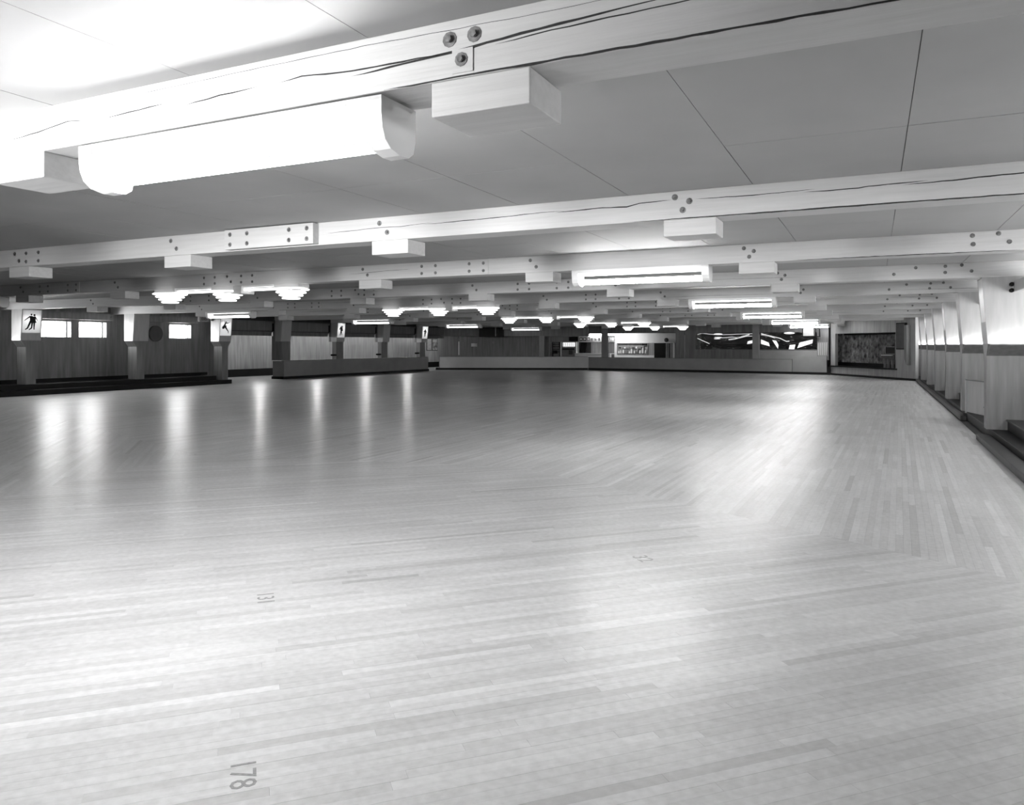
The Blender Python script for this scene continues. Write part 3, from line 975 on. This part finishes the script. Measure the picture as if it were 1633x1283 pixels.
# pier and panelled wall behind A-B
fbox(FA, 'wall_pier', 'ply_dark', .45, 1.12, 1.0, 1.3, 0, 3, kind='structure')
t = fempty(FA, 'lit_jamb', 1.15, 1.0, .8, 'thin bright vertical strip at a door edge, far left', 'strip')
fbox(FA, 'strip', 'white', 1.13, 1.18, .95, 1.0, .95, 1.83, t)
wp = fbox(FA, 'wall_panelled', 'ply_dark', .25, 7.2, 2.54, 2.8, 0, 3, kind='structure')
for k in range(19):
    s = 1.0+.30*k
    mm = 'ply' if k not in (6, 7, 8) else 'post_low'
    fbox(FA, 'wall_board', mm, s+.006, s+.294, 2.515+R.uniform(0, .006), 2.545, .0, 2.4, wp)
t = fempty(FA, 'notice_card', 2.0, 2.5, 1.6, 'small pale notice on the far left panelled wall', 'notice')
fbox(FA, 'card', 'white_wall', 1.85, 2.25, 2.49, 2.515, 1.5, 1.72, t)
t = fempty(FA, 'wall_clock', 3.35, 2.5, 1.75, 'tiny round wall fitting on the panelled far wall', 'fitting')
MB().cyl((3.35, 2.46, 1.78), (3.35, 2.515, 1.78), .09, 16).build('case', 'grey', t, fn=FA)

# snack bar behind B-C
fbox(FB, 'wall_snack_bar', 'ply_light', -6.0, 6.6, 3.55, 3.8, 0, 3, kind='structure')
fbox(FB, 'wall_snack_side', 'ply', 6.1, 6.4, .3, 3.55, 0, 3, kind='structure')
OFF = 3.5
tl = fempty(FB, 'snack_bar_light', -.4, 3.2, 2.3, 'long bright tube over the snack bar signs', 'light')
fbox(FB, 'housing', 'white', -1.62, .9, 3.1, 3.3, 2.36, 2.42, tl)
MB().cyl((-1.6, 3.2, 2.33), (.88, 3.2, 2.33), .03, 10).build('tube', 'far_tube', tl, smooth=True, fn=FB)
lamp('AREA', 'snack_bar_lamp', FB(1.2, 2.0, 2.45), 26, 1.8, .2, (math.radians(50), 0, math.atan2(PC[1]-PB[1], PC[0]-PB[0])))  # unseen fill added to brighten the snack bar wall
# pale door-like board, shelf rack, machine
t = fempty(FB, 'wall_board', -5, 3.5, 1.0, 'pale square board at the left end of the snack bar', 'board')
fbox(FB, 'sheet', 'ply_light', -5.35, -4.6, 3.48, 3.54, 1.05, 1.80, t)
t = fempty(FB, 'magazine_rack', -4.2, 3.3, 1.0, 'dark wire rack with small goods beside the white machine', 'rack')
for s in (-4.6, -4.0, -3.78):
    fbox(FB, 'upright', 'dark', s, s+.05, 3.2, 3.3, .0, 1.82, t)
for z in (1.1, 1.28, 1.46, 1.62, 1.76):
    fbox(FB, 'shelf', 'dark', -4.55, -4.0, 3.15, 3.35, z, z+.05, t)
fbox(FB, 'goods', 'black', -4.5, -4.2, 3.12, 3.3, 1.0, 1.22, t)
fbox(FB, 'side_rack', 'black', -4.0, -3.7, 3.2, 3.4, 1.4, 1.8, t)
t = fempty(FB, 'vending_machine', -3.05, 3.2, 0, 'white machine with lit ribbed top and dark band, left of the counter', 'machine')
fbox(FB, 'cabinet', 'grey', -3.6, -2.5, 2.9, 3.5, 0, 1.82, t)
fbox(FB, 'lit_top', 'glow', -3.52, -2.58, 2.86, 2.9, 1.5, 1.78, t)
for k in range(6):
    fbox(FB, 'rib', 'grey', -3.46+.15*k, -3.44+.15*k, 2.83, 2.86, 1.52, 1.76, t)
fbox(FB, 'dark_band', 'black', -3.55, -2.62, 2.84, 2.9, 1.27, 1.38, t)
fbox(FB, 'coin_door', 'dark', -3.05, -2.75, 2.86, 2.9, .95, 1.25, t)
fbox(FB, 'side_post_strip', 'white', -2.5, -2.45, 2.85, 2.95, .8, 1.82, t)
fbox(FB, 'side_post_strip', 'white', -3.72, -3.64, 2.85, 2.95, .8, 1.82, t)
t = fempty(FB, 'black_sign', -3.03, 3.5, 1.86, 'black rectangular sign above the white machine', 'sign')
fbox(FB, 'board', 'black', -3.36, -2.7, 3.44, 3.52, 1.87, 2.19, t)
# row of six small square notices on the white fascia
t = fempty(FB, 'fascia_board', -1.6, 3.2, 1.8, 'long pale fascia board above the snack bar hatch', 'board')
fbox(FB, 'board', 'white_wall', -2.5, .32, 3.30, 3.36, 1.81, 2.26, t)
for k, (ch, mm) in enumerate((('P', 'dark'), ('R', 'dark'), ('m', 'grey'), ('n', None), ('6', None), ('0', None))):
    s = -2.42+.285*k
    t = fempty(FB, 'price_card', s+.12, 3.27, 1.9, '%s of six small price cards on the snack bar fascia' % ['leftmost', 'second from left', 'third from left', 'fourth from left', 'fifth from left', 'rightmost'][k], 'card', 'price cards on the snack bar fascia')
    fbox(FB, 'card', mm or 'white_wall', s, s+.24, 3.27, 3.30, 1.88, 2.14, t)
    if mm:
        fbox(FB, 'picture', 'white_wall', s+.06, s+.18, 3.255, 3.27, 1.95, 2.08, t)
    else:
        fbox(FB, 'figure_stroke', 'dark', s+.06, s+.09, 3.255, 3.27, 1.92, 2.08, t)
        fbox(FB, 'figure_stroke', 'dark', s+.13, s+.16, 3.255, 3.27, 1.92, 2.0+.03*(k % 2), t)
        fbox(FB, 'figure_stroke', 'dark', s+.06, s+.16, 3.255, 3.27, 2.05 if k != 4 else 1.98, 2.08 if k != 4 else 2.01, t)
t = fempty(FB, 'hatch_interior', -1.6, 3.4, 1.0, 'dark hatch with a leaning black panel under the price cards', 'hatch')
fbox(FB, 'back_panel', 'dark', -2.44, -1.6, 3.42, 3.50, 1.03, 1.78, t)
fbox(FB, 'curtain', 'ply_light', -1.6, -.75, 3.42, 3.50, 1.03, 1.78, t)
MB().prism([(-2.44, 1.06), (-2.0, 1.08), (-1.88, 1.79), (-2.32, 1.79)], lambda u, v, q: FB(u, q, v), 3.30, 3.38).build('leaning_panel', 'black', t)
t = fempty(FB, 'counter', -1.3, 2.6, 0, 'bright white snack bar counter under the dark hatch', 'counter')
fbox(FB, 'front', 'white_wall', -2.42, .3, 2.6, 2.7, 0, 1.0, t)
fbox(FB, 'top', 'white', -2.42, .3, 2.55, 3.2, 1.0, 1.04, t)
t = fempty(FB, 'menu_sign', -.05, 3.2, 1.85, 'small framed menu sign with white figures right of the far post', 'sign')
fbox(FB, 'frame', 'dark', -.2, .28, 3.24, 3.30, 1.88, 2.24, t)
fbox(FB, 'white_half', 'white', -.17, .02, 3.22, 3.24, 1.9, 2.12, t)
fbox(FB, 'white_half', 'white', .06, .25, 3.22, 3.24, 1.9, 2.12, t)
fbox(FB, 'dark_stroke', 'dark', -.10, -.06, 3.20, 3.22, 1.94, 2.1, t)
t = fempty(FB, 'far_door', -.05, 3.4, 0, 'dark door between the far post and the snack window', 'door')
fbox(FB, 'leaf', 'ply_dark', -.25, .18, 3.36, 3.42, 0, 1.75, t)
# white snack window wall
ww = fbox(FB, 'wall_snack_window', 'white_wall', .2, .40, 3.38, 3.5, 0, 2.5, kind='structure')
fbox(FB, 'snack_wall_top', 'white_wall', .4, 5.9, 3.38, 3.5, 1.74, 2.6, ww)
fbox(FB, 'snack_wall_bottom', 'white_wall', .4, 3.1, 3.38, 3.5, 0, .93, ww)
fbox(FB, 'snack_wall_pier', 'ply_light', 2.66, 3.1, 3.38, 3.5, .93, 1.74, ww)
t = fempty(FB, 'snack_window', 1.5, 3.4, .93, 'bright snack window full of cups and bottles', 'window')
fbox(FB, 'frame_top', 'grey', .4, 2.66, 3.34, 3.38, 1.70, 1.74, t)
fbox(FB, 'frame_bottom', 'grey', .4, 2.66, 3.34, 3.38, .95, .99, t)
fbox(FB, 'frame_side', 'grey', .4, .44, 3.34, 3.38, .95, 1.74, t)
fbox(FB, 'frame_side', 'grey', 2.62, 2.66, 3.34, 3.38, .95, 1.74, t)
fbox(FB, 'back_shelving', 'grey', .75, 2.3, 3.48, 3.52, 1.15, 1.52, t)
fbox(FB, 'shelf_board', 'dark', .75, 2.3, 3.42, 3.50, 1.34, 1.37, t)
fbox(FB, 'shelf_board', 'dark', .75, 2.3, 3.42, 3.50, 1.02, 1.05, t)
fbox(FB, 'dark_sign', 'black', 2.2, 2.58, 3.40, 3.44, 1.58, 1.70, t)
cup = None
for n_, (s, h, r) in enumerate(((.52, .16, .05), (.66, .22, .04), (.86, .24, .06), (1.08, .26, .06), (1.30, .14, .05), (1.46, .30, .06), (1.66, .18, .05), (1.90, .32, .05), (2.08, .2, .07), (2.28, .38, .08), (2.48, .25, .06))):
    lab = 'pale container on the snack window shelf, number %d of the row counted from the left' % (n_+1)
    lab = '%s pale container in the row on the snack window shelf' % ['leftmost', 'second from left', 'third from left', 'fourth from left', 'fifth from left', 'middle', 'seventh from left', 'eighth from left', 'ninth from left', 'tall stout tenth', 'rightmost'][n_]
    o = MB().cyl((s, 3.40, 1.05), (s, 3.40, 1.05+h*.7), r, 10).cyl((s, 3.40, 1.05+h*.7), (s, 3.40, 1.05+h), r*.75, 10).build('container', ['white', 'white_wall', 'white', 'grey'][n_ % 4], fn=FB)
    tag(o, lab, 'container', 'containers in the snack window')
for n_, (s, h) in enumerate(((.58, .10), (.95, .1), (1.2, .1), (1.55, .1), (1.8, .12), (2.1, .1))):
    o = MB().box(s-.06, s+.06, 3.42, 3.48, 1.37, 1.37+h).build('packet', ['dark', 'white', 'grey'][n_ % 3], fn=FB)
    tag(o, '%s small packet on the upper snack shelf' % ['leftmost', 'second', 'third', 'fourth', 'fifth', 'rightmost'][n_], 'packet', 'packets on the upper snack shelf')
# doorway, gate, small lamp at the right of the snack bar
t = fempty(FB, 'dark_doorway', 3.5, 3.4, 0, 'black open doorway right of the snack window', 'doorway')
fbox(FB, 'opening', 'black', 3.1, 3.92, 3.33, 3.40, 0, 1.72, t)
fbox(FB, 'frame_side', 'ply_light', 3.92, 3.99, 3.30, 3.40, 0, 1.74, t)
t = fempty(FB, 'side_door', 4.4, 3.3, 0, 'narrow grey door with pale edges beside the black doorway', 'door')
fbox(FB, 'leaf', 'grey', 4.02, 4.45, 3.33, 3.40, 0, 1.72, t)
fbox(FB, 'edge', 'black', 4.12, 4.16, 3.30, 3.33, 0, 1.72, t)
fbox(FB, 'edge', 'white_wall', 4.42, 4.54, 3.28, 3.33, 0, 1.72, t)
t = fempty(FB, 'wall_fan', 4.0, 3.2, 1.85, 'small dark round fan above the side door', 'fan')
MB().ball((4.02, 3.15, 1.93), .14, 14, 8).build('cage', 'dark', t, smooth=True, fn=FB)
MB().cyl((3.9, 3.1, 1.9), (3.9, 3.3, 1.9), .04, 8).build('motor', 'white', t, fn=FB)

# windowed wall right of the broad post
wb = MB()
for (s0, s1) in ((6.4, 7.1), (13.91, 14.5)):
    wb.box(s0, s1, .02, .30, .80, 3.0)
wb.box(7.1, 13.91, .02, .30, .80, 1.34)
wb.box(7.1, 13.91, .02, .30, 2.32, 3.0)
wbo = tag(wb.build('wall_windowed', 'ply_dark', fn=FB), kind='structure')
sec = MB().box(10.85, 13.9, -.005, .02, .83, 1.30)
tag(sec.build('wall_dado', 'barrier_dim', fn=FB), kind='structure')
for n_, (s0, s1) in enumerate(((7.1, 10.47), (10.82, 13.91))):
    t = fempty(FB, 'window_%d' % (40+n_), (s0+s1)/2, .1, 1.34, None, None)
    tag(t, kind='structure')
    fbox(FB, 'pane', 'glass', s0, s1, .10, .108, 1.34, 2.32, t)
    fbox(FB, 'window_frame', 'dark', s0, s1, .06, .14, 1.34, 1.37, t)
    fbox(FB, 'window_frame', 'dark', s0, s1, .06, .14, 2.29, 2.32, t)
fbox(FB, 'wall_room_behind', 'dark', 6.4, 14.5, 3.0, 3.2, 0, 3, kind='structure')
fbox(FB, 'wall_room_low', 'black', 7.0, 13.95, 1.2, 1.3, 0, 1.66, kind='structure')
# tilted glowing boards imitating reflections in the far windows
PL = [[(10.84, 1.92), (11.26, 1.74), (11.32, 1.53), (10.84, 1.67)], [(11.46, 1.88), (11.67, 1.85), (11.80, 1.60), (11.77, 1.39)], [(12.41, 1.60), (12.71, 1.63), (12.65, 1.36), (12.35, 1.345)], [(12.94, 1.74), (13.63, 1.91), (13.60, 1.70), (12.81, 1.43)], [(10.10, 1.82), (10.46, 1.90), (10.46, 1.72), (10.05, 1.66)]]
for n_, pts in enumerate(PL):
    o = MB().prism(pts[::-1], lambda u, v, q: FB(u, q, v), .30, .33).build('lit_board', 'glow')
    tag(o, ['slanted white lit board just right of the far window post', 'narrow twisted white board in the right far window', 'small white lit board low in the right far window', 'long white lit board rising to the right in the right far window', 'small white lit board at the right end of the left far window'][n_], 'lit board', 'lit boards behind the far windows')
# thin glowing lines that imitate lamp reflections in the windows
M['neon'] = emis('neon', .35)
def reflection_streak(pts, label, r=.018):
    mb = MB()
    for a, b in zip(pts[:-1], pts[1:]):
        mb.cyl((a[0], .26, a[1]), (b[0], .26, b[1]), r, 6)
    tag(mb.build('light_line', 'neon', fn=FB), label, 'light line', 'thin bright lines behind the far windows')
reflection_streak([(7.14, 2.22), (7.3, 2.27), (7.42, 2.30), (7.9, 2.24), (8.4, 2.20), (9.0, 2.21), (9.5, 2.23), (10.45, 2.25)], 'upper wavy bright line across the left far window')
reflection_streak([(7.14, 2.00), (7.5, 1.84), (7.86, 1.68)], 'short bright line sloping down at the left of the far windows', .022)
reflection_streak([(8.35, 2.02), (8.8, 2.03), (9.2, 2.07), (9.6, 2.00), (10.0, 2.10), (10.45, 2.12)], 'lower wavy bright line across the left far window')
reflection_streak([(9.0, 1.92), (9.4, 1.96), (9.7, 2.06), (10.2, 2.20)], 'curved bright line near the right end of the left far window', .03)
reflection_streak([(10.86, 2.26), (11.1, 2.18), (11.5, 2.08), (11.9, 1.98), (12.25, 1.80), (12.4, 1.82)], 'bright line falling to the right in the right far window', .025)
reflection_streak([(10.86, 2.20), (11.2, 2.14), (11.6, 2.00)], 'second short bright line high in the right far window', .02)
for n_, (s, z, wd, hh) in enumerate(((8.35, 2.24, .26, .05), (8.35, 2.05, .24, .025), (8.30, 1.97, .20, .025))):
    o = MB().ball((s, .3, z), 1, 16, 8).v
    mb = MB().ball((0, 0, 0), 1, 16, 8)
    o = mb.build('glow_disc', 'glow', smooth=True, fn=lambda x, y, z_: FB(s+x*wd, .34+y*.05, z+z_*hh))  # glowing discs put in place of reflections on the glass
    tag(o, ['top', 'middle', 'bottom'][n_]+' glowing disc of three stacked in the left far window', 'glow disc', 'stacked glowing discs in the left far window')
o = MB().ball((0, 0, 0), 1, 16, 8).build('ceiling_bowl_lamp', 'glow', smooth=True, fn=lambda x, y, z_: FB(12.48+x*.29, -.1+y*.12, 2.26+z_*.055))  # glowing saucer imitates a reflection in the window
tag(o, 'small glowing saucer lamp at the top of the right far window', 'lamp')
# heater and louvre
t = fempty(FB, 'unit_heater', 13.65, -.4, 2.05, 'square grey heater hung left of the stage', 'heater')
fbox(FB, 'case', 'grey', 13.32, 13.86, -.62, -.2, 2.08, 2.75, t, bevel=.02)
fbox(FB, 'bracket', 'black', 13.14, 14.12, -.3, -.2, 2.03, 2.08, t)
fbox(FB, 'bracket', 'black', 14.06, 14.12, -.3, -.2, 2.03, 2.8, t)
fbox(FB, 'back_plate', 'black', 13.18, 13.34, -.2, -.02, 2.1, 2.7, t)
t = fempty(FB, 'louvre_panel', 14.15, 0, 1.0, 'pale panel of vertical slats left of the stage', 'grille')
fbox(FB, 'panel', 'barrier_dim', 13.93, 14.47, -.01, .02, 1.0, 1.78, t)
for k in range(5):
    fbox(FB, 'slat', 'post', 13.97+.10*k, 14.01+.10*k, -.05, -.01, 1.06, 1.72, t)
fbox(FB, 'wall_stage_side', 'post_low', 14.0, 14.47, -.003, .02, 1.8, 3.0, kind='structure')

# stage wall C-D
sw = MB()
sw.box(0, .44, 0, .15, .10, 3.0)
sw.box(.44, 5.54, 0, .15, 2.20, 3.0)
sw.box(5.54, 6.95, 0, .15, .10, 3.0)
sw.box(.44, 5.54, 0, .15, .10, .45)
tag(sw.build('wall_stage', 'ply_light', fn=FC), kind='structure')
fbox(FC, 'baseboard_stage', 'black', -.05, 7.0, -.03, .1, 0, .10, kind='structure')
t = fempty(FC, 'stage', 3, 1.2, 0, 'dark curtained stage set in the angled far right wall', 'stage')
fbox(FC, 'stage_floor', 'black', -.3, 5.7, .15, 1.3, .40, .50, t)
fbox(FC, 'stage_lip', 'black', 0, 5.66, -.10, .12, .45, .51, t)
fbox(FC, 'back_riser', 'black', -.6, 5.6, .75, .85, .5, .68, t)
fbox(FC, 'back_panel', 'black', -1.3, 5.9, 1.3, 1.4, 0, 3.0, t)
fbox(FC, 'valance', 'black', .44, 5.56, .5, .55, 2.12, 2.5, t)
M['curtain'] = mat('patterned_curtain', .16, .8, .85, 6, (1, 1, .7), detail=3)
mb = MB()
N = 300
for k in range(N+1):
    s = -1.3+7.2*k/N
    dd = .95+.07*math.sin(s*19)+.03*math.sin(s*43+1)
    mb.v += [(s, dd, .64), (s, dd, 2.45)]
for k in range(N):
    mb.f.append((2*k, 2*k+2, 2*k+3, 2*k+1))
cu = mb.build('curtain', 'curtain', fn=FC, smooth=True)
tag(cu, 'patterned pleated curtain hanging at the back of the stage', 'curtain')
t = fempty(FC, 'organ', 4.6, .9, .5, 'dark organ with a framed music rest on the right of the stage', 'organ')
fbox(FC, 'case', 'dark', 4.0, 5.0, .3, .7, .95, 1.15, t)
fbox(FC, 'keyboard', 'white', 4.1, 4.9, .22, .3, 1.10, 1.13, t)
for s in (4.03, 4.30, 4.62, 4.93):
    fbox(FC, 'leg', 'grey', s, s+.06, .4, .5, .5, .95, t)
for b_ in ((3.98, 4.02, 1.18, 1.50), (4.78, 4.82, 1.18, 1.50)):
    fbox(FC, 'music_rest_side', 'grey', b_[0], b_[1], .5, .53, b_[2], b_[3], t)
fbox(FC, 'music_rest_bar', 'grey', 3.98, 4.82, .5, .53, 1.50, 1.53, t)
fbox(FC, 'music_rest_bar', 'grey', 3.98, 4.82, .5, .53, 1.16, 1.19, t)
fbox(FC, 'music_rest_back', 'black', 4.02, 4.78, .53, .55, 1.19, 1.50, t)
t = fempty(FC, 'speaker_cabinet', 5.15, 1.0, .5, 'tall black cabinet at the right end of the stage', 'cabinet')
fbox(FC, 'case', 'black', 5.02, 5.5, .3, .7, .5, 1.55, t, bevel=.02)
fbox(FC, 'cloth_panel', 'dark', 5.06, 5.46, .28, .3, .9, 1.5, t)
t = fempty(FC, 'wall_speaker', 6.0, -.1, 1.4, 'large black box fixed high on the wall right of the stage', 'loudspeaker')
fbox(FC, 'case', 'black', 5.74, 6.40, -.12, .0, 1.40, 2.62, t, bevel=.015)
fbox(FC, 'cloth_panel', 'dark', 5.78, 6.36, -.13, -.12, 1.45, 2.57, t)
t = fempty(FC, 'corner_trim', 6.5, -.1, 1.2, 'pale tapering trim between the black box and the farthest right post', 'trim')
MB().prism([(6.45, 1.0), (6.62, .7), (6.62, 2.5), (6.45, 2.5)], lambda u, v, q: FC(u, q, v), -.20, .0).build('board', 'post_low', t)
